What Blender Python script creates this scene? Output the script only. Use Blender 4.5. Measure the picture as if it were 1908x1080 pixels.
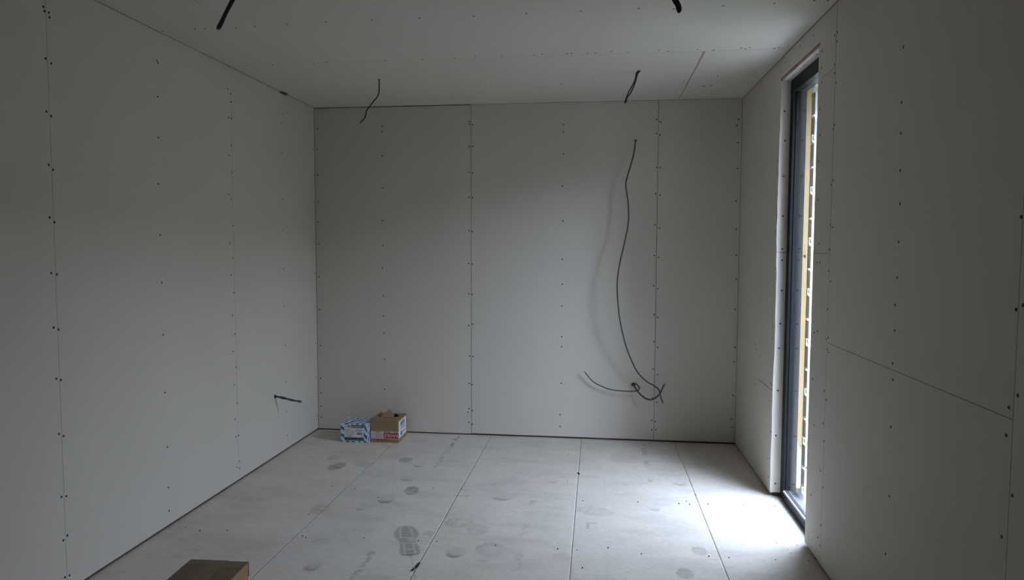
import bpy, bmesh, math, random
import numpy as np
from mathutils import Vector, Matrix

scene = bpy.context.scene
for o in list(bpy.data.objects):
    bpy.data.objects.remove(o, do_unlink=True)
COL = scene.collection

# ------------------------------------------------------------------ camera
CAM_F = 1290.457                       # focal length in pixels of the 1908 px wide frame
cam_data = bpy.data.cameras.new('camera')
cam_data.sensor_fit = 'HORIZONTAL'
cam_data.sensor_width = 36.0
cam_data.lens = CAM_F * 36.0 / 1908.0
cam_data.clip_start = 0.02
cam = bpy.data.objects.new('camera', cam_data)
COL.objects.link(cam)
_R, _U, _FW = Vector((0.992536, 0.121925, 0.002735)), Vector((-0.010248, 0.061040, 0.998083)), Vector((-0.121524, 0.990661, -0.061834))
cam.matrix_world = Matrix((( _R.x, _U.x, -_FW.x, 1.89241), (_R.y, _U.y, -_FW.y, -4.50477), (_R.z, _U.z, -_FW.z, 1.25674), (0, 0, 0, 1)))
scene.camera = cam

# ------------------------------------------------------------------ overcast sky
world = bpy.data.worlds.new('overcast_sky')
scene.world = world
world.use_nodes = True
wn, wl = world.node_tree.nodes, world.node_tree.links
wn.clear()
w_out = wn.new('ShaderNodeOutputWorld')
w_bg = wn.new('ShaderNodeBackground')
w_tc = wn.new('ShaderNodeTexCoord')
w_sep = wn.new('ShaderNodeSeparateXYZ')
w_ramp = wn.new('ShaderNodeValToRGB')
w_ramp.color_ramp.elements[0].position = 0.0
w_ramp.color_ramp.elements[0].color = (0.90, 0.985, 1.22, 1)
w_ramp.color_ramp.elements[1].position = 1.0
w_ramp.color_ramp.elements[1].color = (0.465, 0.54, 0.715, 1)
w_bg.inputs['Strength'].default_value = 1.0
wl.new(w_tc.outputs['Generated'], w_sep.inputs[0])
wl.new(w_sep.outputs['Z'], w_ramp.inputs[0])
wl.new(w_ramp.outputs[0], w_bg.inputs['Color'])
wl.new(w_bg.outputs[0], w_out.inputs['Surface'])

scene.view_settings.view_transform = 'Standard'
scene.view_settings.look = 'None'
scene.view_settings.gamma = 1.0
scene.view_settings.use_curve_mapping = False
scene.view_settings.exposure = 5.36

# sampling portal in the window opening (gives off no light of its own)
pl = bpy.data.lights.new('window_portal', 'AREA'); pl.shape = 'RECTANGLE'; pl.size = 1.95; pl.size_y = 0.47
pl.cycles.is_portal = True
po = bpy.data.objects.new('window_portal', pl); po.location = (2.90, -1.2175, 1.03); po.rotation_euler = (0, math.pi / 2, 0)
COL.objects.link(po)

# ------------------------------------------------------------------ dimensions
W, H = 2.7787, 2.1819
YB = -5.70                        # wall behind the camera
YO, YN = -0.93, -1.505            # far and near side of the window opening
ZO = 2.07                         # underside of the window head
T = 0.0125                        # plasterboard thickness
random.seed(4)
rng = np.random.default_rng(7)

SB = [(0.0178,1.4199),(0.02,1.275),(0.018,1.0501),(0.0206,0.8297),(0.0229,0.5822),(0.0195,0.3575),(0.0209,0.2549),(0.0226,0.1637),(0.0229,0.0867),(0.4671,1.4289),(0.4671,1.2648),(0.4643,1.1167),(0.4698,0.9274),(0.4686,0.7921),(0.469,0.6762),(0.4732,0.499),(0.4699,0.2935),(1.0542,1.3662),(1.0512,1.1494),(1.0537,0.9465),(1.0521,0.7354),(1.0575,0.5331),(1.0545,0.3479),(1.0529,0.1786),(1.0458,0.153),(1.0514,0.0852),(1.0751,1.358),(1.0749,1.144),(1.0748,0.9439),(1.076,0.7456),(1.08,0.5308),(1.0728,0.3413),(1.0741,0.1652),(1.074,0.0732),(0.0252,2.0431),(0.0194,1.9079),(0.0205,1.7364),(0.0234,1.555),(0.4721,2.0527),(0.4718,2.0193),(0.4704,1.8592),(0.4703,1.6469),(1.0548,2.0731),(1.0566,2.0558),(1.0564,1.9105),(1.0545,1.7436),(1.0543,1.5813),(1.0779,2.0502),(1.0778,1.9119),(1.0776,1.7399),(1.0775,1.5776),(1.6698,2.041),(1.6701,1.9951),(1.6694,1.8553),(1.6657,1.6499),(1.6705,1.4248),(1.6681,1.1789),(1.6692,1.017),(1.6674,0.8743),(1.6674,0.6722),(1.6679,0.6074),(1.6668,0.3661),(1.6611,0.1581),(1.6616,0.0793),(2.2545,1.4001),(2.2547,1.2055),(2.2535,1.0126),(2.259,0.8272),(2.2603,0.6521),(2.2575,0.4746),(2.2575,0.2863),(2.2541,0.1401),(2.2551,0.0768),(2.2835,1.3793),(2.2809,1.1931),(2.2799,0.9932),(2.2827,0.8092),(2.283,0.6157),(2.2871,0.4384),(2.2843,0.2585),(2.2765,0.1322),(2.2802,0.0777),(2.7582,1.3722),(2.7618,1.2104),(2.7651,1.0603),(2.7613,0.8678),(2.7666,0.627),(2.7606,0.5317),(2.7612,0.3181),(2.7565,0.164),(2.7617,0.1117),(2.2561,2.0607),(2.2562,1.9748),(2.2607,1.7644),(2.258,1.5989),(2.2796,2.0472),(2.2783,1.9653),(2.2815,1.7615),(2.2842,1.5869),(2.7576,2.0522),(2.7471,2.0153),(2.7558,1.9097),(2.758,1.7511),(2.7536,1.5489)]
SL = [(-1.0936,2.0629),(-1.0943,1.9182),(-1.097,1.7253),(-1.1056,1.5242),(-1.1051,1.2749),(-1.0685,2.0444),(-1.0646,2.0038),(-1.0626,1.9192),(-1.0723,1.78),(-1.0727,1.6389),(-1.0842,1.5004),(-1.0731,1.3638),(-0.4715,2.049),(-0.486,2.0004),(-0.4854,1.8229),(-0.4914,1.671),(-0.4915,1.5419),(-0.4937,1.3564),(-0.0263,1.9046),(-0.0201,1.7352),(-0.0267,1.5548),(-0.024,1.2882),(-1.1007,1.1082),(-1.0967,0.8958),(-1.1003,0.7057),(-1.0946,0.528),(-1.0935,0.344),(-1.0908,0.2492),(-1.0866,0.0823),(-1.0817,1.1957),(-1.0784,1.013),(-1.0766,0.7952),(-1.0752,0.6179),(-1.0698,0.4266),(-1.0637,0.2477),(-1.0583,0.1055),(-1.0598,0.069),(-0.4922,1.1215),(-0.4923,0.8917),(-0.4897,0.6519),(-0.4895,0.4269),(-0.4877,0.2397),(-0.4844,0.0908),(-0.0258,1.0792),(-0.0271,0.8464),(-0.0251,0.5998),(-0.0262,0.3686),(-0.0266,0.254),(-0.0248,0.1006),(-0.0257,0.0751),(-1.6727,2.0541),(-1.6675,2.0464),(-1.6742,1.9011),(-1.6786,1.7261),(-1.6878,1.5257),(-1.6849,1.3041),(-1.6831,1.0977),(-2.2908,2.0737),(-2.2856,2.061),(-2.2668,2.0618),(-2.2652,2.046),(-2.2889,1.9),(-2.2645,1.89),(-2.2942,1.7194),(-2.2735,1.7077),(-2.2926,1.5369),(-2.2742,1.5223),(-2.298,1.355),(-2.2771,1.339),(-2.3003,1.1617),(-2.2751,1.156),(-1.6842,0.8672),(-1.6825,0.6101),(-1.6764,0.3632),(-1.6788,0.1811),(-1.6778,0.074),(-2.2989,0.9702),(-2.2773,0.961),(-2.2956,0.7887),(-2.275,0.7799),(-2.293,0.5897),(-2.2724,0.5763),(-2.293,0.3608),(-2.2705,0.3556),(-2.2724,0.2116),(-2.292,0.2021),(-2.2695,0.0614),(-2.2911,0.0649)]
SR = [(-2.3071,1.8457),(-2.3082,1.6856),(-2.3106,1.5953),(-2.3164,1.4855),(-2.323,1.3873),(-2.3235,1.275),(-2.3234,1.1692),(-2.9187,1.3229),(-2.3156,1.0869),(-2.3184,1.0106),(-2.312,0.9098),(-2.3181,0.8612),(-2.3172,0.7177),(-2.3239,0.5066),(-2.3124,0.322),(-2.9164,1.1269),(-2.9399,1.1381),(-2.9365,0.9464),(-2.9073,0.9138),(-2.9023,0.8518),(-2.9347,0.7296),(-2.9033,0.6264),(-1.4262,2.1413),(-1.6936,2.0619),(-1.7231,2.064),(-1.7232,2.0304),(-1.5468,2.0423),(-1.5462,1.978),(-1.7009,1.951),(-1.704,1.9183),(-1.7257,1.8772),(-1.5518,1.9185),(-1.5414,1.8144),(-1.7224,1.7202),(-1.7085,1.7075),(-1.5513,1.7102),(-1.5476,1.6057),(-1.7297,1.512),(-1.7037,1.4982),(-1.5521,1.4501),(-1.7117,1.3464),(-1.7341,1.3355),(-1.5791,1.2743),(-1.7051,1.2509),(-1.5624,1.1972),(-1.5999,1.198),(-1.7065,1.1693),(-1.732,1.1291),(-1.7079,1.021),(-1.5512,0.911),(-1.5956,0.9208),(-1.7031,0.9034),(-1.7274,0.9129),(-1.7327,0.8565),(-1.7193,0.8659),(-1.5483,0.7182),(-1.6965,0.7008),(-1.7249,0.671),(-1.5873,0.5343),(-1.699,0.5716),(-1.715,0.5046),(-1.6812,0.3763),(-1.7161,0.3213),(-1.5727,0.2394),(-1.7077,0.1672),(-1.6768,0.1043),(-1.7025,0.0815),(-0.8928,0.8638),(-0.8762,0.7977),(-0.8646,0.567),(-0.8928,0.5626),(-0.8622,0.4742),(-0.8901,0.3216),(-0.8846,0.1823),(-0.8374,0.1657),(-0.8711,0.0797),(-0.5022,0.7158),(-0.5289,0.6901),(-0.5213,0.4942),(-0.5017,0.3166),(-0.8851,1.9346),(-0.8959,1.6874),(-0.884,1.6254),(-0.8902,1.4216),(-0.8802,1.3391),(-0.8994,1.1529),(-0.8711,1.0632),(-1.2302,2.1526),(-0.986,2.1429)]
SC = [(0.359,-1.6646),(0.449,-1.6752),(0.5967,-1.6863),(0.772,-1.6991),(0.9667,-1.6983),(1.1675,-1.7017),(1.3911,-1.7003),(0.2364,-1.0807),(0.4556,-1.0725),(0.5332,-1.0989),(0.8362,-1.094),(1.0268,-1.0986),(1.1894,-1.0983),(1.294,-1.1194),(1.6033,-1.7066),(1.8186,-1.7096),(2.0426,-1.7138),(2.178,-1.6941),(1.4217,-1.1106),(1.5805,-1.1058),(1.6189,-1.121),(1.7408,-1.1137),(1.7617,-1.1199),(1.8364,-1.1115),(1.8746,-1.1136),(1.9503,-1.1283),(2.0305,-1.1066),(2.1719,-1.122),(2.215,-1.1026),(1.8737,-0.4968),(1.6853,-0.5027),(1.2768,-0.5084),(2.3624,-1.708),(2.5495,-1.7142),(2.6907,-1.7262),(2.7415,-1.7204),(2.3493,-1.1214),(2.4254,-1.1001),(2.5471,-1.1206),(2.5699,-1.1001),(2.5851,-1.1216),(2.6992,-1.0963),(2.7167,-1.1103),(2.5272,-0.5994),(2.3628,-0.491),(0.0252,-1.6663),(0.1795,-1.6722),(0.2215,-1.6695)]
SV = [(2.7954,1.9237),(2.8017,1.7811),(2.7991,1.6084),(2.8015,1.4132),(2.8021,1.2512),(2.8026,1.1952),(2.8047,1.0451),(2.8019,0.8791),(2.7994,0.7564),(2.7993,0.542),(2.7958,0.313),(2.7992,0.0664)]
LONG = [(2.1259,-0.001,1.9316),(2.125,-0.02,1.922),(2.1113,-0.05,1.8311),(2.0779,-0.09,1.7103),(2.0647,-0.11,1.6421),(2.0783,-0.13,1.5412),(2.0823,-0.15,1.4178),(2.0573,-0.165,1.2754),(2.0322,-0.175,1.1595),(2.0173,-0.18,1.0268),(2.0293,-0.175,0.8599),(2.0545,-0.16,0.7245),(2.09,-0.14,0.6043),(2.1464,-0.11,0.4815),(2.2057,-0.085,0.4133),(2.2652,-0.06,0.3755),(2.2934,-0.05,0.3466),(2.3036,-0.055,0.3098),(2.3167,-0.065,0.2709)]
THICK = [(2.1334,-0.001,0.3706),(2.1341,-0.02,0.3726),(2.1515,-0.05,0.3461),(2.1812,-0.07,0.3164),(2.2108,-0.085,0.2981),(2.2402,-0.095,0.296),(2.2692,-0.105,0.311),(2.2944,-0.115,0.343),(2.3068,-0.12,0.3717),(2.3191,-0.125,0.4002)]
THIN = [(2.1487,-0.001,0.378),(2.1493,-0.02,0.3801),(2.1648,-0.05,0.3708),(2.1691,-0.065,0.3618),(2.1589,-0.07,0.3469),(2.1305,-0.065,0.3399),(2.0631,-0.055,0.3376),(1.9778,-0.05,0.3464),(1.8917,-0.045,0.3798),(1.857,-0.045,0.4086),(1.8221,-0.045,0.4515)]
CEILA = [(0.6817,-0.72,2.196),(0.683,-0.72,2.1784),(0.6827,-0.72,2.1462),(0.6815,-0.722,2.1106),(0.673,-0.725,2.0867),(0.6529,-0.73,2.0598),(0.6297,-0.735,2.0299),(0.6156,-0.735,2.0126),(0.6075,-0.73,1.9902),(0.5996,-0.73,1.9698),(0.5779,-0.735,1.9457)]
CEILB1 = [(2.1042,-0.75,2.1924),(2.1016,-0.75,2.1814),(2.0879,-0.75,2.1707),(2.0827,-0.75,2.1431),(2.0733,-0.75,2.1184),(2.061,-0.75,2.0964),(2.0474,-0.75,2.0717),(2.0393,-0.75,2.0496),(2.0285,-0.75,2.0192)]
CEILB2 = [(2.1047,-0.742,2.1944),(2.1035,-0.742,2.1806),(2.0939,-0.742,2.1669),(2.086,-0.742,2.1394),(2.078,-0.742,2.1117),(2.0671,-0.742,2.0869),(2.0535,-0.742,2.0621),(2.0424,-0.742,2.0484),(2.0344,-0.742,2.0207)]
CEILC1 = [(0.6761,-2.2,2.1725),(0.6516,-2.2,2.1233),(0.6314,-2.2,2.0952),(0.613,-2.2,2.0634),(0.5945,-2.2,2.0315),(0.5811,-2.2,2.0101)]
CEILC2 = [(0.6761,-2.2,2.1725),(0.6563,-2.205,2.1231),(0.6411,-2.207,2.0924),(0.6187,-2.207,2.0573),(0.6032,-2.205,2.0296),(0.5898,-2.205,2.0065)]
CEILD = [(2.0888,-2.2,2.1447),(2.1063,-2.2,2.094),(2.1256,-2.2,2.0432),(2.1359,-2.2,2.0261),(2.1395,-2.2,2.0126),(2.143,-2.2,2.0066),(2.1462,-2.2,2.0123),(2.1443,-2.2,2.0258),(2.1334,-2.205,2.0445),(2.1126,-2.205,2.0886),(2.095,-2.205,2.1425)]
LEFT = [(0.0005,-0.6388,0.3693),(0.005,-0.6388,0.3683),(0.05,-0.6388,0.3603),(0.1,-0.6348,0.3483),(0.1558,-0.63,0.3388)]
HOOKZ = [2.0376,1.7871,1.5343,1.2873,1.0275,0.7869,0.5416,0.2915,0.042]
MARKS = [(0.4227,-0.7506,0.049,0.0759,'f',0.5),(0.342,-0.5997,0.0429,0.0548,'f',0.25),(0.5629,-0.6921,0.0625,0.0597,'f',0.22),(0.884,-0.9029,0.044,0.0475,'c',0.35),(0.9537,-1.0853,0.0395,0.067,'f',0.6),(0.861,-1.2189,0.0471,0.0629,'c',0.55),(0.5837,-1.3872,0.0474,0.0712,'f',0.22),(0.7941,-1.9583,0.0337,0.0483,'c',0.45),(0.7367,-1.7375,0.0461,0.0376,'f',0.2),(0.7767,-1.3505,0.026,0.0354,'c',0.3),(0.7811,-0.5878,0.0452,0.0561,'f',0.4),(0.8886,-0.666,0.0364,0.0502,'c',0.3),(1.2766,-1.4622,0.0741,0.0624,'t',0.35),(1.1708,-1.5967,0.0277,0.029,'f',0.3),(1.3761,-1.5308,0.0521,0.0691,'f',0.22),(1.3267,-1.7673,0.0408,0.0594,'c',0.5),(1.4665,-1.7235,0.0712,0.0689,'t',0.3),(1.4445,-1.8188,0.0363,0.0242,'c',0.25),(1.4278,-1.1123,0.0591,0.0569,'c',0.35),(1.8972,-1.244,0.099,0.0627,'t',0.18),(2.1736,-1.1688,0.0262,0.0414,'c',0.3),(2.0537,-0.8311,0.0217,0.0287,'c',0.3),(2.3476,-0.7697,0.0339,0.0664,'c',0.3),(1.6699,-0.844,0.034,0.0361,'c',0.25),(1.3542,-0.9284,0.0287,0.0281,'c',0.25),(1.7602,-1.7534,0.044,0.0412,'f',0.15),(2.1786,-1.3134,0.0834,0.0651,'f',0.1),(2.1796,-1.1723,0.0288,0.0391,'c',0.3),(2.3256,-1.6262,0.0357,0.0477,'f',0.3),(2.2423,-1.8362,0.0361,0.0475,'f',0.38),(2.3438,-0.7877,0.044,0.0484,'c',0.28),(2.5301,-1.1267,0.0289,0.0301,'c',0.15)]
SPECKS = [(0.6327,-1.697),(0.6536,-1.7093),(0.9047,-1.6825),(0.8155,-1.2073),(0.6572,-1.1053),(0.2786,-1.6848),(0.1602,-1.7041),(0.0752,-1.6733),(0.5241,-1.0762),(0.5601,-1.4582),(0.9046,-1.6825),(1.2239,-1.6782),(1.1453,-1.6792),(1.4796,-1.6831),(1.7416,-1.6845),(1.8217,-1.6846),(1.7455,-0.8457),(1.7323,-0.3582),(2.0856,-1.6864),(1.9506,-1.6453),(1.8347,-1.1169),(2.1047,-1.0989),(2.3032,-1.0925),(1.8474,-1.8429),(0.6561,-1.1054),(1.057,-1.0367),(1.2029,-1.0258),(2.3574,-1.6739),(2.4364,-1.6774),(2.6197,-1.6714),(2.7502,-1.6667),(2.6156,-1.0765),(2.3051,-1.0971),(2.354,-1.1007),(2.3444,-1.0577),(2.444,-1.085),(2.4015,-0.9625),(2.7927,-0.9726),(2.7668,-1.0667),(2.7822,-1.6437)]


# ------------------------------------------------------------------ material helpers
def new_mat(name):
    m = bpy.data.materials.new(name)
    m.use_nodes = True
    nt = m.node_tree
    return m, nt.nodes, nt.links, nt.nodes['Principled BSDF']

def noisy(name, col, col2=None, scale=8.0, rough=0.85, bump=0.0, bump_scale=120.0, detail=4.0, stretch=None, spec=0.3, metallic=0.0):
    m, n, l, b = new_mat(name)
    b.inputs['Roughness'].default_value = rough
    b.inputs['Metallic'].default_value = metallic
    b.inputs['Specular IOR Level'].default_value = spec
    tc = n.new('ShaderNodeTexCoord')
    src = tc.outputs['Object']
    if stretch:
        mp = n.new('ShaderNodeMapping')
        mp.inputs['Scale'].default_value = stretch
        l.new(src, mp.inputs[0]); src = mp.outputs[0]
    col2 = col2 or tuple(c * 0.93 for c in col)
    nz = n.new('ShaderNodeTexNoise')
    nz.inputs['Scale'].default_value = scale
    nz.inputs['Detail'].default_value = detail
    l.new(src, nz.inputs['Vector'])
    rp = n.new('ShaderNodeValToRGB')
    rp.color_ramp.elements[0].position = 0.3
    rp.color_ramp.elements[1].position = 0.7
    rp.color_ramp.elements[0].color = (*col2, 1)
    rp.color_ramp.elements[1].color = (*col, 1)
    l.new(nz.outputs[0], rp.inputs[0])
    l.new(rp.outputs[0], b.inputs['Base Color'])
    if bump:
        nb = n.new('ShaderNodeTexNoise')
        nb.inputs['Scale'].default_value = bump_scale
        l.new(src, nb.inputs['Vector'])
        bp = n.new('ShaderNodeBump')
        bp.inputs['Strength'].default_value = bump
        bp.inputs['Distance'].default_value = 0.002
        l.new(nb.outputs[0], bp.inputs['Height'])
        l.new(bp.outputs[0], b.inputs['Normal'])
    return m

M = {}
M['board'] = noisy('plasterboard_paper', (0.685, 0.637, 0.572), (0.67, 0.622, 0.556), scale=2.2, rough=0.92, bump=0.08, bump_scale=300, spec=0.15)
M['core'] = noisy('plasterboard_core', (0.55, 0.43, 0.38), (0.42, 0.30, 0.25), scale=40, rough=0.95)
M['backing'] = noisy('stud_timber', (0.20, 0.14, 0.09), (0.10, 0.07, 0.05), scale=6, rough=0.95)
M['screw'] = noisy('black_phosphate', (0.016, 0.016, 0.018), (0.009, 0.009, 0.011), scale=400, rough=0.55, spec=0.4)
M['cable'] = noisy('grey_cable_sheath', (0.085, 0.092, 0.10), (0.065, 0.07, 0.078), scale=30, rough=0.5, spec=0.4)
M['cable_dark'] = noisy('dark_cable_sheath', (0.022, 0.023, 0.026), (0.014, 0.015, 0.017), scale=30, rough=0.5, spec=0.4)
M['copper'] = noisy('cable_core', (0.20, 0.13, 0.09), (0.06, 0.06, 0.06), scale=600, rough=0.5)
M['hole'] = noisy('cavity_dark', (0.012, 0.011, 0.010), rough=1.0)
M['frame'] = noisy('anthracite_frame', (0.012, 0.014, 0.017), (0.010, 0.012, 0.014), scale=60, rough=0.5, spec=0.18)
M['sky_glint'] = noisy('painted_sky_glint', (0.62, 0.63, 0.65), (0.55, 0.56, 0.58), scale=40, rough=0.35, metallic=0.15, spec=0.5, stretch=(1, 8, 1))  # pale colour painted as the sky's reflection on the dark sill
M['gasket'] = noisy('black_gasket', (0.012, 0.012, 0.012), rough=0.6)
M['card'] = noisy('brown_cardboard', (0.36, 0.235, 0.135), (0.32, 0.205, 0.115), scale=5, rough=0.88, bump=0.05, bump_scale=200, stretch=(1, 1, 10))
M['card_dark'] = noisy('dark_brown_cardboard', (0.22, 0.155, 0.098), (0.19, 0.135, 0.085), scale=6, rough=0.85, stretch=(8, 1, 1))  # darker cardboard for the near box's top flaps
M['tape'] = noisy('packing_tape', (0.20, 0.135, 0.065), (0.15, 0.10, 0.045), scale=18, rough=0.35, spec=0.4)
M['white_tape'] = noisy('printed_tape', (0.66, 0.60, 0.60), (0.60, 0.50, 0.50), scale=30, rough=0.5)
M['red'] = noisy('red_print', (0.50, 0.035, 0.03), (0.42, 0.03, 0.03), scale=30, rough=0.5)
M['white'] = noisy('white_paper', (0.78, 0.79, 0.82), (0.72, 0.73, 0.77), scale=20, rough=0.7)
M['ink'] = noisy('black_print', (0.018, 0.018, 0.028), rough=0.6)
M['inkgrey'] = noisy('grey_print', (0.20, 0.20, 0.24), rough=0.7)
M['inkblue'] = noisy('blue_print', (0.12, 0.14, 0.26), rough=0.7)
M['pinkprint'] = noisy('pink_print', (0.62, 0.36, 0.36), rough=0.7)
M['pine'] = noisy('pine_batten', (0.39, 0.285, 0.14), (0.34, 0.24, 0.105), scale=4, rough=0.75, stretch=(25, 25, 1.2))
M['knot'] = noisy('pine_knot', (0.45, 0.22, 0.07), (0.55, 0.30, 0.10), scale=80, rough=0.7)
M['upvc'] = noisy('white_cladding', (0.68, 0.70, 0.72), (0.64, 0.66, 0.68), scale=3, rough=0.45, spec=0.4)
M['membrane'] = noisy('pale_membrane', (0.48, 0.51, 0.57), (0.40, 0.44, 0.50), scale=12, rough=0.6)
M['sheath'] = noisy('grey_sheathing', (0.34, 0.34, 0.34), rough=0.9)
M['concrete'] = noisy('patio_concrete', (0.30, 0.29, 0.28), (0.26, 0.25, 0.24), scale=3, rough=0.9)
M['brick'] = noisy('white_painted_brick', (0.68, 0.68, 0.675), (0.60, 0.60, 0.595), scale=14, rough=0.85, bump=0.2, bump_scale=60)
M['mortar'] = noisy('white_painted_mortar', (0.46, 0.46, 0.455), rough=0.95)
M['stone'] = noisy('grey_stone', (0.36, 0.35, 0.34), rough=0.9)
M['render'] = noisy('white_render', (0.55, 0.55, 0.55), rough=0.9)
M['clad_brown'] = noisy('brown_timber_cladding', (0.16, 0.135, 0.12), (0.12, 0.10, 0.09), scale=3, rough=0.9, stretch=(1, 1, 12))
M['fence'] = noisy('fence_timber', (0.12, 0.092, 0.065), (0.09, 0.07, 0.05), scale=4, rough=0.9, stretch=(6, 6, 1))
M['unseen_hedge'] = noisy('hedge_foliage', (0.065, 0.07, 0.035), (0.04, 0.045, 0.02), scale=5, rough=0.9, bump=0.8, bump_scale=30)
M['house'] = noisy('house_brick', (0.15, 0.12, 0.10), (0.11, 0.085, 0.07), scale=12, rough=0.9)
M['leaf'] = noisy('green_leaf', (0.10, 0.24, 0.05), (0.05, 0.14, 0.03), scale=20, rough=0.7)
M['grass'] = noisy('lawn_grass', (0.13, 0.16, 0.05), (0.085, 0.11, 0.035), scale=9, rough=0.9, bump=0.6, bump_scale=80)
M['sack'] = noisy('white_woven_sack', (0.82, 0.82, 0.82), (0.74, 0.74, 0.74), scale=25, rough=0.7, bump=0.2, bump_scale=50)
M['foam'] = noisy('brown_foam', (0.20, 0.13, 0.07), (0.10, 0.06, 0.03), scale=60, rough=0.95)
M['debris'] = noisy('dark_debris', (0.05, 0.035, 0.025), (0.03, 0.02, 0.015), scale=60, rough=0.9)
M['pencil'] = noisy('score_line', (0.16, 0.15, 0.14), rough=0.95)

# blue and white printed carton
def carton_print():
    m, n, l, b = new_mat('blue_white_carton_print')
    b.inputs['Roughness'].default_value = 0.55
    tc = n.new('ShaderNodeTexCoord')
    mp = n.new('ShaderNodeMapping')
    mp.inputs['Rotation'].default_value = (0.3, 0.5, 0.62)
    l.new(tc.outputs['Object'], mp.inputs[0])
    wv = n.new('ShaderNodeTexWave')
    wv.inputs['Scale'].default_value = 11.0
    wv.inputs['Distortion'].default_value = 6.0
    wv.inputs['Detail'].default_value = 1.5
    wv.inputs['Detail Scale'].default_value = 1.2
    l.new(mp.outputs[0], wv.inputs['Vector'])
    rp = n.new('ShaderNodeValToRGB')
    e = rp.color_ramp.elements
    e[0].position = 0.30; e[0].color = (0.045, 0.17, 0.33, 1)
    e[1].position = 0.56; e[1].color = (0.72, 0.76, 0.82, 1)
    x = e.new(0.44); x.color = (0.22, 0.40, 0.56, 1)
    l.new(wv.outputs[0], rp.inputs[0])
    l.new(rp.outputs[0], b.inputs['Base Color'])
    return m
M['carton'] = carton_print()

def glass_mat():
    m = bpy.data.materials.new('window_glass')
    m.use_nodes = True
    n, l = m.node_tree.nodes, m.node_tree.links
    n.clear()
    out = n.new('ShaderNodeOutputMaterial')
    tr = n.new('ShaderNodeBsdfTransparent'); tr.inputs[0].default_value = (0.93, 0.965, 0.97, 1)
    gl = n.new('ShaderNodeBsdfGlossy'); gl.inputs['Roughness'].default_value = 0.0
    gl.inputs['Color'].default_value = (1, 1, 1, 1)
    lw = n.new('ShaderNodeLayerWeight'); lw.inputs['Blend'].default_value = 0.5
    pw = n.new('ShaderNodeMath'); pw.operation = 'POWER'; pw.inputs[1].default_value = 5.0
    ml = n.new('ShaderNodeMath'); ml.operation = 'MULTIPLY_ADD'; ml.inputs[1].default_value = 0.90; ml.inputs[2].default_value = 0.04
    mx = n.new('ShaderNodeMixShader')
    l.new(lw.outputs['Facing'], pw.inputs[0]); l.new(pw.outputs[0], ml.inputs[0])
    l.new(ml.outputs[0], mx.inputs[0]); l.new(tr.outputs[0], mx.inputs[1]); l.new(gl.outputs[0], mx.inputs[2])
    l.new(mx.outputs[0], out.inputs['Surface'])
    return m
M['glass'] = glass_mat()

# dusty floor: base colour from noise, stains from the 'dirt' attribute (red dust prints, green board print, blue pale scuffs)
def floor_mat():
    m, n, l, b = new_mat('dusty_chipboard_floor')
    b.inputs['Roughness'].default_value = 0.8
    b.inputs['Specular IOR Level'].default_value = 0.25
    geo = n.new('ShaderNodeNewGeometry')
    mp = n.new('ShaderNodeMapping'); mp.inputs['Scale'].default_value = (1.0, 1.25, 1.0); mp.inputs['Rotation'].default_value = (0, 0, 0.6)
    l.new(geo.outputs['Position'], mp.inputs[0])
    n1 = n.new('ShaderNodeTexNoise'); n1.inputs['Scale'].default_value = 2.6; n1.inputs['Detail'].default_value = 7; n1.inputs['Roughness'].default_value = 0.65
    l.new(mp.outputs[0], n1.inputs['Vector'])
    r1 = n.new('ShaderNodeValToRGB')
    e = r1.color_ramp.elements
    e[0].position = 0.34; e[0].color = (0.62, 0.57, 0.505, 1)
    e[1].position = 0.66; e[1].color = (0.70, 0.645, 0.575, 1)
    l.new(n1.outputs[0], r1.inputs[0])
    n2 = n.new('ShaderNodeTexNoise'); n2.inputs['Scale'].default_value = 45; n2.inputs['Detail'].default_value = 5
    l.new(geo.outputs['Position'], n2.inputs['Vector'])
    r2 = n.new('ShaderNodeMapRange'); r2.inputs['From Min'].default_value = 0.3; r2.inputs['From Max'].default_value = 0.7
    r2.inputs['To Min'].default_value = 0.94; r2.inputs['To Max'].default_value = 1.05
    l.new(n2.outputs[0], r2.inputs[0])
    mul = n.new('ShaderNodeVectorMath'); mul.operation = 'SCALE'
    l.new(r1.outputs[0], mul.inputs[0]); l.new(r2.outputs[0], mul.inputs['Scale'])
    at = n.new('ShaderNodeAttribute'); at.attribute_name = 'dirt'
    sp = n.new('ShaderNodeSeparateColor')
    l.new(at.outputs['Color'], sp.inputs[0])
    prev = mul.outputs[0]
    for ch, col in (('Red', (0.20, 0.165, 0.135, 1)), ('Green', (0.19, 0.20, 0.215, 1)), ('Blue', (0.70, 0.67, 0.64, 1))):
        mx = n.new('ShaderNodeMix'); mx.data_type = 'RGBA'
        l.new(sp.outputs[ch], mx.inputs[0])
        l.new(prev, mx.inputs[6]); mx.inputs[7].default_value = col
        prev = mx.outputs[2]
    l.new(prev, b.inputs['Base Color'])
    bp = n.new('ShaderNodeBump'); bp.inputs['Strength'].default_value = 0.12; bp.inputs['Distance'].default_value = 0.002
    l.new(n2.outputs[0], bp.inputs['Height']); l.new(bp.outputs[0], b.inputs['Normal'])
    return m
M['floor'] = floor_mat()

# ------------------------------------------------------------------ object helpers
def link(o, parent=None):
    COL.objects.link(o)
    if parent is not None:
        o.parent = parent
    return o

def mesh_obj(name, verts, faces, mat, parent=None, smooth=False, loc=None):
    me = bpy.data.meshes.new(name)
    me.from_pydata([tuple(v) for v in verts], [], faces)
    me.update()
    if mat is not None:
        me.materials.append(M[mat])
    if smooth:
        for p in me.polygons: p.use_smooth = True
    o = bpy.data.objects.new(name, me)
    if loc is not None: o.location = loc
    return link(o, parent)

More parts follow.
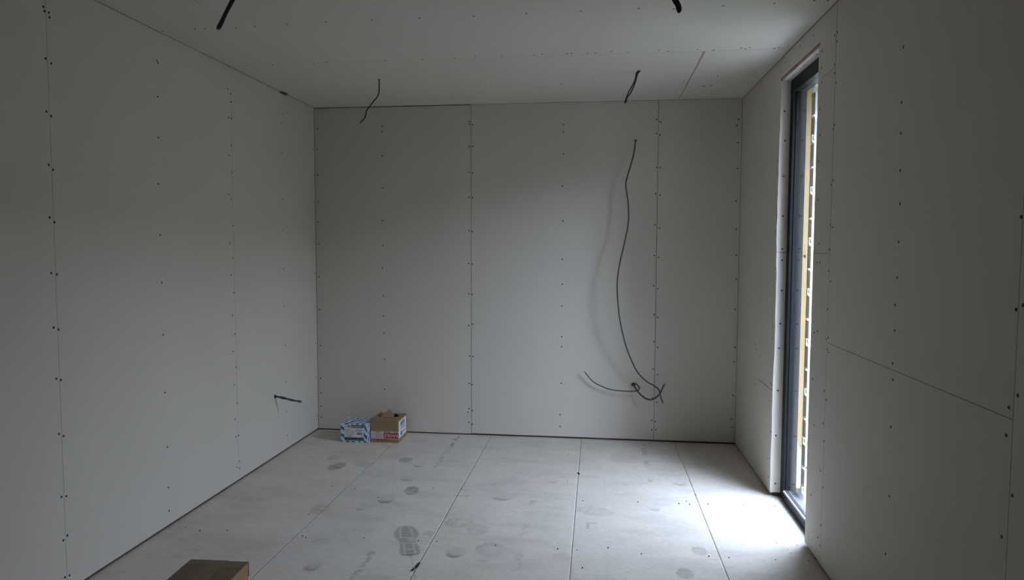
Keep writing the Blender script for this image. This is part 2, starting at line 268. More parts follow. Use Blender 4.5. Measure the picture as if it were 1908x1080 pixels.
def bm_obj(name, bm, mat, parent=None, smooth=False, loc=None):
    bmesh.ops.recalc_face_normals(bm, faces=bm.faces)
    me = bpy.data.meshes.new(name)
    bm.to_mesh(me); bm.free()
    if mat is not None: me.materials.append(M[mat])
    if smooth:
        for p in me.polygons: p.use_smooth = True
    o = bpy.data.objects.new(name, me)
    if loc is not None: o.location = loc
    return link(o, parent)

def add_box(bm, x0, x1, y0, y1, z0, z1, bevel=0.0):
    r = bmesh.ops.create_cube(bm, size=1.0)
    vs = r['verts']
    for v in vs:
        v.co = Vector(((x0 + x1) / 2 + v.co.x * (x1 - x0), (y0 + y1) / 2 + v.co.y * (y1 - y0), (z0 + z1) / 2 + v.co.z * (z1 - z0)))
    if bevel:
        ed = list({e for v in vs for e in v.link_edges})
        bmesh.ops.bevel(bm, geom=ed, offset=bevel, segments=2, profile=0.5, affect='EDGES')

def box(name, x0, x1, y0, y1, z0, z1, mat, parent=None, bevel=0.0, loc=None):
    bm = bmesh.new(); add_box(bm, x0, x1, y0, y1, z0, z1, bevel)
    return bm_obj(name, bm, mat, parent, loc=loc)

def add_prism(bm, pts_a, pts_b):
    va = [bm.verts.new(p) for p in pts_a]; vb = [bm.verts.new(p) for p in pts_b]
    n = len(va)
    bm.faces.new(va); bm.faces.new(list(reversed(vb)))
    for i in range(n):
        j = (i + 1) % n
        bm.faces.new([va[i], vb[i], vb[j], va[j]])

def tag(o, label, cat, group=None):
    o['label'] = label; o['category'] = cat
    if group: o['group'] = group
    return o

def empty(name, loc, rz=0.0):
    o = bpy.data.objects.new(name, None)
    o.empty_display_size = 0.05
    o.location = loc; o.rotation_euler = (0, 0, rz)
    return link(o)

def structure(o):
    o['kind'] = 'structure'; return o

def stuff(o):
    o['kind'] = 'stuff'; return o

# plane mappings: (a, b, depth) -> world, depth > 0 goes into the wall
MAPS = {
    'back': lambda a, b, d: (a, d, b),
    'left': lambda a, b, d: (-d, a, b),
    'right': lambda a, b, d: (W + d, a, b),
    'ceiling': lambda a, b, d: (a, b, H + d),
    'reveal': lambda a, b, d: (a, YO + d, b),
    'soffit': lambda a, b, d: (a, b, ZO + d),
}
def inside(p, poly):
    c = False; n = len(poly)
    for i in range(n):
        (x1, y1), (x2, y2) = poly[i], poly[i - 1]
        if (y1 > p[1]) != (y2 > p[1]) and p[0] < (x2 - x1) * (p[1] - y1) / (y2 - y1) + x1: c = not c
    return c

def sheet(plane, poly, parent, mat='board', name='plasterboard_sheet'):
    f = MAPS[plane]; bm = bmesh.new()
    fr = [f(a, b, 0.0) for a, b in poly]; bk = [f(a, b, T) for a, b in poly]
    add_prism(bm, fr, bk)
    bmesh.ops.recalc_face_normals(bm, faces=bm.faces)
    # pinkish core shows on the cut edges
    me = bpy.data.meshes.new(name)
    bm.to_mesh(me); bm.free()
    me.materials.append(M[mat]); me.materials.append(M['core'])
    ax = {'back': 1, 'left': 0, 'right': 0, 'ceiling': 2, 'reveal': 1, 'soffit': 2}[plane]
    for p in me.polygons:
        if abs(p.normal[ax]) < 0.5 and plane not in ('reveal',): p.material_index = 1
    o = bpy.data.objects.new(name, me)
    link(o, parent)
    o['_poly'] = [c for ab in poly for c in ab]
    return o, poly

# one drywall screw: bugle head with a sunk cross recess
def screw_mesh():
    N = 12; r = 0.0046
    v = []; fc = []
    for k in range(N):
        a = 2 * math.pi * k / N
        v.append((r * math.cos(a), r * math.sin(a), -0.0004))
    for k in range(N):
        a = 2 * math.pi * k / N
        v.append((r * 0.86 * math.cos(a), r * 0.86 * math.sin(a), 0.0005))
    for k in range(N):
        a = 2 * math.pi * k / N
        q = 0.5 if k % 3 == 0 else 0.25
        v.append((r * q * math.cos(a), r * q * math.sin(a), 0.0004))
    v.append((0, 0, -0.0003))
    for k in range(N):
        j = (k + 1) % N
        fc.append((k, j, N + j, N + k)); fc.append((N + k, N + j, 2 * N + j, 2 * N + k)); fc.append((2 * N + k, 2 * N + j, 3 * N))
    me = bpy.data.meshes.new('screw'); me.from_pydata(v, [], fc); me.update()
    me.materials.append(M['screw'])
    return me
SCREW = screw_mesh()
ROT = {'back': (math.pi / 2, 0, 0), 'left': (0, math.pi / 2, 0), 'right': (0, -math.pi / 2, 0), 'ceiling': (math.pi, 0, 0), 'reveal': (math.pi / 2, 0, 0)}
def screws(plane, pts, sheets):
    f = MAPS[plane]
    for a, b in pts:
        tgt = None
        for o, poly in sheets:
            if inside((a, b), poly): tgt = o; break
        if tgt is None:
            best = 1e9
            for o, poly in sheets:
                for i in range(len(poly)):
                    d = min(math.hypot(poly[i][0] - a, poly[i][1] - b), 9)
                    cx = sum(p[0] for p in poly) / len(poly); cy = sum(p[1] for p in poly) / len(poly)
                    if d < best: best = d; tgt = o
        s = bpy.data.objects.new('screw', SCREW)
        s.location = f(a, b, -0.0003); s.rotation_euler = ROT[plane]
        link(s, tgt)

def rect(a0, a1, b0, b1): return [(a0, b0), (a1, b0), (a1, b1), (a0, b1)]

# ------------------------------------------------------------------ room shell
G = 0.0008            # half the joint between sheets
ZB = 0.012            # boards stop short of the floor
ZT = H - 0.0012
wall_left = structure(box('wall_left', -0.16, -T - 0.0005, YB - 0.16, 0.16, -0.17, H + 0.22, 'backing'))
wall_back = structure(box('wall_back', -T, W + T, T + 0.0005, 0.16, -0.17, H + 0.22, 'backing'))
wall_rear = structure(box('wall_front', -T, W + T, YB - 0.16, YB - T - 0.0005, -0.17, H + 0.22, 'backing'))
bm = bmesh.new()
XR0, XR1 = W + T + 0.0005, 2.888
add_box(bm, XR0, XR1, YO + T, 0.16, -0.17, H + 0.22)
add_box(bm, XR0, XR1, YB - 0.16, YN - T, -0.17, H + 0.22)
add_box(bm, XR0, XR1, YN - T, YO + T, ZO + T, H + 0.22)
add_box(bm, XR0, XR1, YN - T, YO + T, -0.17, -0.019)
wall_right = structure(bm_obj('wall_right', bm, 'backing'))
ceiling = structure(box('ceiling', -0.16, XR1 + 0.03, YB - 0.16, 0.16, H + T + 0.001, H + 0.24, 'backing'))

S = []
ys = [-0.002, -1.069, -2.281, -3.49, -4.70, YB]
for i in range(5):
    S.append(sheet('left', rect(ys[i + 1] + .0006, ys[i] - .0006, ZB, ZT), wall_left))
screws('left', SL, S)
S = []
xs = [0.0, 1.068, 2.268, W]
for i in range(3):
    S.append(sheet('back', rect(xs[i] + .0014, xs[i + 1] - .0014, ZB - (0.003 if i == 0 else 0), ZT - (0.003 if i == 0 else 0)), wall_back))
screws('back', SB, S)
S = []
for i, (a, b) in enumerate(((0, 1.2), (1.2, 2.4), (2.4, W))):
    bm = bmesh.new(); add_box(bm, a + G, b - G, YB - T, YB, ZB, ZT)
    bm_obj('plasterboard_sheet', bm, 'board', wall_rear)
# right wall: far sheet, header, strips beside the window, split sheet, rest
S = [sheet('right', rect(YO + T + 0.0006, -0.002, ZB, ZT), wall_right),
     sheet('right', [(YO + T - 0.001, ZO + T + 0.004), (YO + T - 0.001, ZT), (-1.712 + G, ZT), (-1.712 + G, 1.938 + G), (YN - T - .0004, 1.938 + G), (YN - T - .0004, ZO + T + 0.004)], wall_right),
     sheet('right', rect(-1.712 + G, YN - T - .0004, 1.235 + G, 1.938 - G), wall_right),
     sheet('right', rect(-1.714 + G, YN - T - .0004, ZB, 1.235 - G), wall_right),
     sheet('right', rect(-2.924 + G, -1.714 - G, ZB, 0.891 - G), wall_right),
     sheet('right', rect(-2.924 + G, -1.714 - G, 0.891 + G, ZT), wall_right),
     sheet('right', rect(-4.12 + G, -2.924 - G, ZB, ZT), wall_right),
     sheet('right', rect(YB, -4.12 - G, ZB, ZT), wall_right)]
screws('right', SR, S)
far_sheet = S[0][0]
# scored cut in the far sheet
bm = bmesh.new(); add_box(bm, W - 0.0007, W + 0.0002, -0.915, -0.57, 0.5345, 0.5372)
bm_obj('score_line', bm, 'pencil', far_sheet)
for (y, z, s) in ((-0.60, 1.62, .02), (-0.59, 1.42, .03), (-0.585, 1.06, .02), (-0.6, .95, .02), (-0.62, .66, .02)):
    bm = bmesh.new(); add_prism(bm, [(W - .0006, y, z), (W - .0006, y + .003, z), (W - .0006, y - .008, z + s)], [(W + .0002, y, z), (W + .0002, y + .003, z), (W + .0002, y - .008, z + s)])
    bm_obj('scuff', bm, 'pencil', far_sheet)
# reveal boards: ragged front edge, in two lengths on the far side
XF = 2.823            # inner face of the window frame
def ragged(z0, z1, n):
    pts = []
    for k in range(n + 1):
        z = z0 + (z1 - z0) * k / n
        pts.append((W - 0.001 - 0.004 * (math.sin(z * 5.3) * 0.5 + 0.5) + random.uniform(-0.0014, 0.0014), z))
    return pts
SVs = []
for z0, z1 in ((ZB + 0.01, 1.2325), (1.2355, ZO)):
    e = ragged(z0, z1, 26)
    SVs.append(sheet('reveal', [(XF, z0)] + [(XF, z1)] + list(reversed(e)), wall_right, name='reveal_board'))
screws('reveal', SV, SVs)
o, _ = sheet('soffit', [(W + 0.003, YN), (XF, YN), (XF, YO), (W + 0.003, YO)], wall_right, name='reveal_board')
for y in (-1.05, -1.22, -1.4):
    s = bpy.data.objects.new('screw', SCREW); s.location = (W + 0.022, y, ZO - 0.0003); s.rotation_euler = (math.pi, 0, 0); link(s, o)
bm = bmesh.new(); add_box(bm, W + .0003, XF, YN - T, YN, ZB, ZO)
bm_obj('reveal_board', bm, 'board', wall_right)

# ceiling sheets; the joint at x = 2.385 opens towards the room
S = [sheet('ceiling', [(0.002, -1.085 + G), (2.3785, -1.085 + G), (2.3895, -0.002), (0.002, -0.002)], ceiling),
     sheet('ceiling', [(2.3905, -1.085 + G), (W - 0.002, -1.085 + G), (W - 0.002, -0.002), (2.3925, -0.002)], ceiling)]
def strip(y0, y1, cuts):
    c = [0.002] + cuts + [W - 0.002]
    for i in range(len(c) - 1):
        S.append(sheet('ceiling', rect(c[i] + (G if i else 0), c[i + 1] - (G if i < len(c) - 2 else 0), y1 + .0012, y0 - .0012), ceiling))
strip(-1.085, -2.29, [0.373]); strip(-2.29, -3.49, [1.57]); strip(-3.49, -4.69, [0.373]); strip(-4.69, YB, [1.57])
screws('ceiling', SC, S)
bm = bmesh.new()
wg = [(2.379, -1.083), (2.390, -1.083), (2.3922, -.004), (2.3898, -.004)]
add_prism(bm, [(x, y, H + .0025) for x, y in wg], [(x, y, H + .012) for x, y in wg]); bm_obj('joint_packing', bm, 'core', ceiling)
lump = []
rr = random.Random(3)
bm = bmesh.new()
bmesh.ops.create_icosphere(bm, subdivisions=2, radius=1.0)
for v in bm.verts:
    v.co *= 1 + rr.uniform(-0.25, 0.25)
    v.co = Vector((0.004 + v.co.x * 0.016, -0.462 + v.co.y * 0.05, H - 0.002 + v.co.z * 0.009))
bm_obj('foam_lump', bm, 'foam', ceiling)
for x, y, l in ((2.492, -0.355, .03), (2.527, -0.366, .022)):
    bm = bmesh.new(); add_prism(bm, [(x - l / 2, y, H - .0006), (x + l / 2, y + .002, H - .0006), (x, y - .014, H - .0006)], [(x - l / 2, y, H + .0003), (x + l / 2, y + .002, H + .0003), (x, y - .014, H + .0003)])
    bm_obj('scuff', bm, 'pencil', S[1][0])

# ------------------------------------------------------------------ floor with dusty boards
floor = structure(box('floor', -0.012, 2.90, YB - 0.16, 0.16, -0.17, -0.0185, 'hole'))

def vnoise(x, y, sc, seed):
    g = np.random.default_rng(seed).random((97, 97))
    u, v = x * sc + 31.7, y * sc + 57.3
    i, j = np.floor(u).astype(int), np.floor(v).astype(int)
    fu, fv = u - i, v - j
    fu, fv = fu * fu * (3 - 2 * fu), fv * fv * (3 - 2 * fv)
    i0, j0, i1, j1 = i % 97, j % 97, (i + 1) % 97, (j + 1) % 97
    return (g[i0, j0] * (1 - fu) + g[i1, j0] * fu) * (1 - fv) + (g[i0, j1] * (1 - fu) + g[i1, j1] * fu) * fv
def fbm(x, y, sc, seed):
    return vnoise(x, y, sc, seed) * .5 + vnoise(x, y, sc * 2.1, seed + 1) * .3 + vnoise(x, y, sc * 4.3, seed + 2) * .2
def sstep(a, b, t):
    q = np.clip((t - a) / (b - a), 0, 1); return q * q * (3 - 2 * q)

def dirt(x, y):
    n1 = fbm(x, y, 14, 3); n2 = fbm(x, y, 60, 9); n3 = fbm(x, y * 2.5, 5, 21)
    red = np.zeros_like(x); grn = np.zeros_like(x)
    # faint clouds of dust
    red += 0.12 * sstep(0.52, 0.75, n3)
    for k, (cx, cy, rx, ry, st, w) in enumerate(MARKS):
        ang = ((k * 37) % 50 - 25) * math.pi / 180 * 0.4
        dx, dy = x - cx, y - cy
        u = (dx * math.cos(ang) + dy * math.sin(ang)) / rx
        v = (-dx * math.sin(ang) + dy * math.cos(ang)) / ry
        r = np.sqrt(u * u + v * v) + (n2 - .5) * .35
        body = 1 - sstep(0.8, 1.05, r)
        if st == 'c':
            m = body * sstep(0.25, 0.95, -v * 0.9 + r * 0.35) + body * 0.25
        elif st == 't':
            m = body * (0.8 + 0.2 * np.sin(u * 13 + n1 * 9)) * (0.3 + 0.7 * sstep(-.2, .9, r)) * (.3 + 1.2 * n1)
        else:
            m = body * (0.85 + 0.15 * np.sin(v * 9 + u * 2 + n1 * 6)) * (.45 + 1.0 * n1)
        red = np.maximum(red, m * min(1.35 * w, .8) * (0.55 + 0.7 * n2))
    # the clear boot print
    ax, ay, bx, by = 1.042, -1.53, 1.150, -1.822
    L = math.hypot(bx - ax, by - ay); ex, ey = (bx - ax) / L, (by - ay) / L
    t = (x - ax) * ex + (y - ay) * ey; s = -(x - ax) * ey + (y - ay) * ex
    hw = np.interp(t, [-.002, .012, .05, .10, .135, .165, .19, .24, .29, .305, .311], [0, .03, .048, .054, .046, .036, .034, .041, .042, .034, 0], left=0, right=0)
    sole = sstep(-0.004, 0.004, hw - np.abs(s) + (n2 - .5) * .008)
    tread = 0.72 + 0.28 * np.sin(t * 330 + np.sign(s) * .8)
    inner = np.abs(s) < hw * 0.48
    tread = np.where(inner, 0.78 + 0.1 * np.sin(t * 240), tread)
    line = np.maximum(1 - sstep(0.002, 0.004, np.abs(np.abs(s) - hw * 0.5)), 0) * ((t < .125) | (t > .19))
    for tc in (.132, .187, .25):
        line = np.maximum(line, (1 - sstep(.002, .0045, np.abs(t - tc - s * .3))) * (np.abs(s) < hw * (1 if tc < .2 else .5)))
    boot = sole * tread * (1 - 0.75 * line)
    boot *= 1 - 0.55 * np.exp(-((t - .155) / .018) ** 2) * (s > 0)
    heel = sole * sstep(.292, .305, t)
    red = np.maximum(red, boot * .74); red = np.maximum(red, heel * .9)
    # board print: broken lines of stamped lettering along the joists
    for sx, segs in ((0.986, ((-.02, -.28, .75), (-.28, -.70, .35), (-1.80, -2.1, .4))), (1.588, ((-.70, -1.15, .12), (-1.15, -1.95, .3))), (2.192, ((-.01, -.40, .5), (-.40, -.79, .4)))):
        for y0, y1, w in segs:
            m = (np.abs(x - sx + .012 * (n1 - .5)) < .015) & (y < y0) & (y > y1)
            glyph = sstep(.3, .6, vnoise(x, y, 75, 33)) * sstep(.3, .55, vnoise(x, y, 12, 41))
            grn = np.maximum(grn, m * glyph * w * (0.4 + .9 * n1))
    # scuffs, a square mark and a corner mark
    for (cx, cy, lx, ly, w) in ((1.195, -1.035, .0, .0, 0), (1.225, -1.045, .035, .004, .6), (1.222, -1.125, .04, .005, .4), (1.880, -1.39, .028, .005, .45), (1.862, -1.42, .006, .035, .4)):
        if w: grn = np.maximum(grn, w * ((np.abs(x - cx) < lx) & (np.abs(y - cy) < ly)) * (.5 + n2))
    # edges of the boards, dust rubbed in
    for sx, w in ((.6, .12), (1.2, .3), (1.8, .16), (2.4, .4)):
        red = np.maximum(red, w * (1 - sstep(.001, .006, np.abs(x - sx))) * sstep(.35, .6, n1))
    blu = .22 * sstep(.60, .80, fbm(x, y * 1.7, 9, 55)) * sstep(.4, .65, n2)
    blu = np.maximum(blu, .4 * (1 - sstep(.0, .03, W - x)) * (y > -1.6) * n2)
    return np.clip(red, 0, 1), np.clip(grn, 0, 1), np.clip(blu, 0, 1)

def floor_board(x0, x1, y0, y1, step):
    nx = max(2, int(round((x1 - x0) / step)) + 1); ny = max(2, int(round((y1 - y0) / step)) + 1)
    gx, gy = np.linspace(x0, x1, nx), np.linspace(y0, y1, ny)
    X, Y = np.meshgrid(gx, gy)
    Z = np.zeros_like(X)
    lo = [(X[0], Y[0]), ]
    ring = np.concatenate([np.stack([gx, np.full(nx, y0)], 1), np.stack([np.full(ny - 1, x1), gy[1:]], 1), np.stack([gx[::-1][1:], np.full(nx - 1, y1)], 1), np.stack([np.full(ny - 2, x0), gy[::-1][1:-1]], 1)])
    ridx = np.concatenate([np.arange(nx), (np.arange(1, ny) * nx + nx - 1), (ny - 1) * nx + np.arange(nx - 2, -1, -1), np.arange(ny - 2, 0, -1) * nx])
    n = nx * ny; nr = len(ridx)
    co = np.concatenate([np.stack([X.ravel(), Y.ravel(), Z.ravel()], 1), np.concatenate([ring, np.full((nr, 1), -0.018)], 1)])
    i, j = np.meshgrid(np.arange(nx - 1), np.arange(ny - 1))
    a = (j * nx + i).ravel()
    quads = np.stack([a, a + 1, a + 1 + nx, a + nx], 1)
    k = np.arange(nr); k2 = (k + 1) % nr
    side = np.stack([ridx[k], n + k, n + k2, ridx[k2]], 1)
    q = np.concatenate([quads, side]).astype(np.int32)
    me = bpy.data.meshes.new('floor_board')
    me.vertices.add(len(co)); me.vertices.foreach_set('co', co.astype(np.float32).ravel())
    me.loops.add(q.size); me.loops.foreach_set('vertex_index', q.ravel())
    me.polygons.add(len(q)); me.polygons.foreach_set('loop_start', np.arange(0, q.size, 4, dtype=np.int32))
    me.update(calc_edges=True)
    if step < .05:
        r, g, b = dirt(co[:, 0], co[:, 1])
        at = me.attributes.new('dirt', 'FLOAT_COLOR', 'POINT')
        at.data.foreach_set('color', np.stack([r, g, b, np.ones_like(r)], 1).astype(np.float32).ravel())
    me.materials.append(M['floor'])
    o = bpy.data.objects.new('floor_board', me)
    return link(o, floor)
fx = [-0.011, 0.6, 1.2, 1.8, 2.4, 2.885]
fg = [0.0, .00005, .00028, .00022, .0005, 0.0]
for i in range(5):
    floor_board(fx[i] + fg[i], fx[i + 1] - fg[i + 1], -2.4, 0.011, .0055)
    floor_board(fx[i] + fg[i], fx[i + 1] - fg[i + 1], -4.8, -2.4018, .3)
    floor_board(fx[i] + fg[i], fx[i + 1] - fg[i + 1], YB - .011, -4.8018, .3)

# ------------------------------------------------------------------ window
window = structure(empty('window_1', (W + 0.07, (YO + YN) / 2, 0)))
wl0 = window.location
def wpart(name, poly_xz=None, y=None, bx=None, mat='frame', bevel=0.0):
    bm = bmesh.new()
    if bx: add_box(bm, *bx, bevel)
    else: add_prism(bm, [(a, y[0], b) for a, b in poly_xz], [(a, y[1], b) for a, b in poly_xz])
    bmesh.ops.translate(bm, verts=bm.verts, vec=-Vector(wl0))
    return bm_obj(name, bm, mat, window)
FW = 0.045
wpart('jamb', bx=(XF, 2.888, YO - FW, YO - 0.0005, 0.004, ZO - .001), bevel=0.002)
wpart('jamb', bx=(XF, 2.888, YN + 0.0005, YN + FW, 0.004, ZO - .001), bevel=0.002)
wpart('head_rail', bx=(XF + .0002, 2.8875, YN + FW, YO - FW, ZO - .062, ZO - .001), bevel=0.002)
wpart('sill_rail', [(XF, .001), (XF, .042), (XF + .004, .047), (XF + .010, .047), (XF + .0105, .045), (XF + .012, .045), (XF + .0125, .048), (2.8405, .050), (2.8465, .050), (2.888, .040), (2.888, .001)], (YN + FW, YO - FW))
wpart('sky_glint_strip', [(XF + .0135, .0485), (XF + .0135, .0505), (2.8383, .0525), (2.8383, .050)], (YN + FW, YO - FW), mat='sky_glint')  # pale strips added to paint the bright sky glint along the sill rail
wpart('sky_glint_strip', [(XF + .0005, .0432), (XF + .004, .0478), (XF + .010, .0478), (XF + .010, .0470), (XF + .004, .0470), (XF + .0005, .0425)], (YN + FW, YO - FW), mat='sky_glint')
wpart('glass_pane', bx=(2.8415, 2.8455, YN + FW, YO - FW, .048, ZO - .05), mat='glass')
wpart('gasket', bx=(2.8385, 2.8413, YN + FW, YO - FW, .048, .0515), mat='gasket')
wpart('gasket', bx=(2.8385, 2.8413, YO - FW - .004, YO - FW, .0515, ZO - .05), mat='gasket')

# outer skin of the wall past the window: membrane, batten, hollow cladding
bm = bmesh.new(); add_box(bm, XR1 + .0002, XR1 + .006, YO - .012, 0.16, 0.0, H + .2)
bm_obj('membrane', bm, 'membrane', wall_right)
batten = box('batten', XR1 + .0065, XR1 + .0315, YO - .010, YO + .038, 0.05, H + .2, 'pine', wall_right, bevel=.001)
for z, r in ((1.62, .008), (1.215, .006), (1.215, .006), (0.90, .010), (0.575, .009), (0.39, .011)):
    bm = bmesh.new(); bmesh.ops.create_cone(bm, cap_ends=True, segments=14, radius1=r, radius2=r, depth=.0012)
    bmesh.ops.rotate(bm, verts=bm.verts, cent=(0, 0, 0), matrix=Matrix.Rotation(math.pi / 2, 3, 'X'))
    bmesh.ops.scale(bm, verts=bm.verts, vec=(.9, 1, 1.25))
    bmesh.ops.translate(bm, verts=bm.verts, vec=(XR1 + .019, YO - .0102, z))
    bm_obj('knot', bm, 'knot', batten)
bm = bmesh.new()
x0, x1, yy = XR1 + .004, XR1 + .030, YO - .0125
add_prism(bm, [(x0, yy, .05), (x1, yy, .07), (x1, yy, .235), (x0, yy, .30)], [(x0, yy + .0012, .05), (x1, yy + .0012, .07), (x1, yy + .0012, .235), (x0, yy + .0012, .30)])
bm_obj('membrane_flap', bm, 'membrane', wall_right)
def cladding_mesh(pitch):
    bm = bmesh.new(); u = XR1 + .0372
    ya, yb = YO - .010, 0.20
    def pr(pts): add_prism(bm, [(u + a, ya, b) for a, b in pts], [(u + a, yb, b) for a, b in pts])
    h = pitch / 2
    for k in range(2):                                # two planks a board, a V groove between
        z = -k * h
        pr([(.011, z - .010), (.020, z - .016), (.020, z - h + .010), (.011, z - h + .004)])
        pr([(.000, z - .0015), (.006, z - .004), (.011, z - .010), (.011, z - .004 + .0075), (.006, z + .0035)] if k else [(.004, z - .0035), (.011, z - .010), (.0115, z + .001), (.004, z + .0035)])
    # hook of the interlocking edge: an open loop
    pr([(.000, .030), (.0035, .030), (.0035, -.006), (.000, -.002)])
    pr([(.0035, .030), (.0105, .030), (.0105, .026), (.0035, .026)])
    pr([(.0075, .026), (.0105, .026), (.0105, .012), (.0085, .012)])
    pr([(.0035, -.006), (.0035, .000), (.011, -.004), (.011, -.012)])
    bmesh.ops.recalc_face_normals(bm, faces=bm.faces)
    me = bpy.data.meshes.new('cladding_board'); bm.to_mesh(me); bm.free()
    me.materials.append(M['upvc']); return me
CM = cladding_mesh(0.25)
for k in range(10):
    c = bpy.data.objects.new('cladding_board', CM); c.location = (0, 0, 2.287 - .2495 * k - .012); link(c, wall_right)

# ------------------------------------------------------------------ outside
ground = structure(box('ground', 2.96, 30, -25, 30, -0.40, -0.19, 'grass'))
patio = structure(empty('patio', (2.96, -2.5, -0.19)))
px = [0.0, .6, 1.2, 1.8]; 
for i in range(3):
    for j in range(6):
        box('paving_slab', px[i] + .004, px[i + 1] - .004, -2.4 + j * .9 + .004, -2.4 + (j + 1) * .9 - .004, 0, .045, 'concrete', patio, bevel=.003)
bm = bmesh.new()
prof = [(.62, -.19), (.75, -.10), (1.0, .0), (1.4, .16), (1.9, .36), (2.6, .44), (4.2, .46), (4.2, -.19)]
add_prism(bm, [(3.0, a, b) for a, b in prof], [(9.0, a, b) for a, b in prof])
lawn = structure(bm_obj('lawn_bank', bm, 'grass'))
# white painted brick wall with a stone ledge and rendered top
gw = empty('garden_wall', (4.6, 2.2, 0.40))
tag(gw, 'white painted brick wall with a grey ledge, seen outside through the window', 'wall')
GX0, GX1 = -1.2, 1.2
box('mortar_core', GX0 + .003, GX1 - .003, .012, .10, 0, 1.262, 'mortar', gw)
bm = bmesh.new(); add_box(bm, -.1075, .1075, 0, .09, 0, .065, .003)
bmesh.ops.recalc_face_normals(bm, faces=bm.faces)
BR = bpy.data.meshes.new('brick'); bm.to_mesh(BR); bm.free(); BR.materials.append(M['brick'])
for r in range(17):
    x = GX0 + (.1125 if r % 2 == 0 else .225)
    while x + .108 <= GX1 + .001:
        o = bpy.data.objects.new('brick', BR); o.location = (x, random.uniform(-.002, .002), .004 + r * .074); link(o, gw); x += .225
box('stone_ledge', GX0 - .02, GX1 + .02, -.05, .12, 1.262, 1.305, 'stone', gw, bevel=.006)
box('rendered_top', GX0, GX1, .01, .11, 1.305, 1.54, 'render', gw, bevel=.008)
# brown clad house further back
nh = empty('outbuilding', (6.4, 5.2, -.19))
tag(nh, 'brown timber clad outbuilding beyond the white brick wall', 'building')
box('body', -2.4, 2.4, 0, 2.6, 0, 3.9, 'clad_brown', nh)
for k in range(24):
    box('cladding_board', -2.41, 2.41, -.022, 0, .05 + k * .16, .05 + k * .16 + .152, 'clad_brown', nh, bevel=.004)
box('roof', -2.6, 2.6, -.25, 2.85, 3.9, 4.02, 'stone', nh, bevel=.01)
# bush above the wall
bush = empty('bush', (4.15, 3.05, 0.44))
tag(bush, 'green leafy bush showing just above the white brick wall', 'bush')
bm = bmesh.new(); rr = random.Random(11)
for k in range(700):
    c = Vector((rr.gauss(0, .26), max(-.45, min(.45, rr.gauss(0, .16))), 1.15 + rr.gauss(0, .32)))
    if c.z > 1.74: c.z = 1.74 - rr.random() * .2
    q = Matrix.Rotation(rr.uniform(0, 6.28), 3, 'Z') @ Matrix.Rotation(rr.uniform(-1.2, 1.2), 3, 'X')
    vs = [bm.verts.new(c + q @ Vector(p)) for p in ((-.004, -.03, 0), (.018, 0, .004), (.0, .035, 0), (-.018, 0, .004))]
    bm.faces.new(vs)
stuff(bm_obj('foliage', bm, 'leaf', bush))
bm = bmesh.new()
for k in range(5):
    a = k * 1.3
    add_prism(bm, [(.02 * math.cos(b), .02 * math.sin(b), 0) for b in (0, 2.1, 4.2)], [(.25 * math.cos(a) + .008 * math.cos(b), .16 * math.sin(a) + .008 * math.sin(b), 1.3) for b in (0, 2.1, 4.2)])
bm_obj('stem', bm, 'backing', bush)
# unseen board fence, added opposite the window to block low sky
fe = empty('unseen_fence', (6.6, -3.2, -.19)); structure(fe)
bm = bmesh.new(); add_box(bm, -.011, .011, -.095, .095, .03, 2.15, .004)
bmesh.ops.recalc_face_normals(bm, faces=bm.faces)
FB_ = bpy.data.meshes.new('fence_board'); bm.to_mesh(FB_); bm.free(); FB_.materials.append(M['fence'])
for k in range(60):
    o = bpy.data.objects.new('fence_board', FB_); o.location = (random.uniform(-.004, .004), -5.9 + k * .197, random.uniform(-.012, .012)); link(o, fe)
for z in (.35, 1.1, 1.85): box('fence_rail', .015, .065, -6, 6, z - .04, z + .04, 'fence', fe)
for k in range(5): box('fence_post', .066, .166, -6 + k * 3 - .05, -6 + k * 3 + .05, 0, 2.2, 'fence', fe)
def hedge_mesh():  # unseen foliage screen, added behind the fence to block low-angle sky
    ny, nz = 120, 34
    Yg, Tg = np.meshgrid(np.linspace(-9, 2.6, ny), np.linspace(0, 1, nz))
    ang = np.clip((Tg - .1) / .8, 0, 1) * math.pi
    Hh = 3.2 + .35 * (fbm(Yg, Yg * 0, 1.3, 5) - .5)
    Xg = 7.6 - .5 * np.cos(ang) + (fbm(Yg, Tg * 7, 3.0, 12) - .5) * .35
    Zg = np.where(Tg < .1, Tg * 10 * Hh * .9, np.where(Tg > .9, (1 - Tg) * 10 * Hh * .9, Hh * (.9 + .1 * np.sin(ang)))) - .19
    return np.stack([Xg, Yg, Zg], -1).reshape(-1, 3).tolist(), [(j * ny + i, j * ny + i + 1, (j + 1) * ny + i + 1, (j + 1) * ny + i) for j in range(nz - 1) for i in range(ny - 1)]
V, Fc = hedge_mesh()
hd = mesh_obj('unseen_hedge', V, Fc, 'unseen_hedge'); structure(hd)
# unseen house-wing block, added on the near side to cut sidelong sky light
hw_ = empty('unseen_wing', (4.6, -6.45, -.19)); structure(hw_)
box('wall', -1.05, 1.05, -1.5, 1.5, 0, 3.6, 'house', hw_)
box('roof', -1.2, 1.2, -1.6, 1.65, 3.6, 3.75, 'stone', hw_, bevel=.01)
wf = box('window_frame', -.5, .5, 1.48, 1.53, 1.0, 2.2, 'white', hw_, bevel=.004)
for sx in (-.47, .02): box('pane', sx, sx + .45, 1.531, 1.535, 1.04, 2.16, 'gasket', wf)
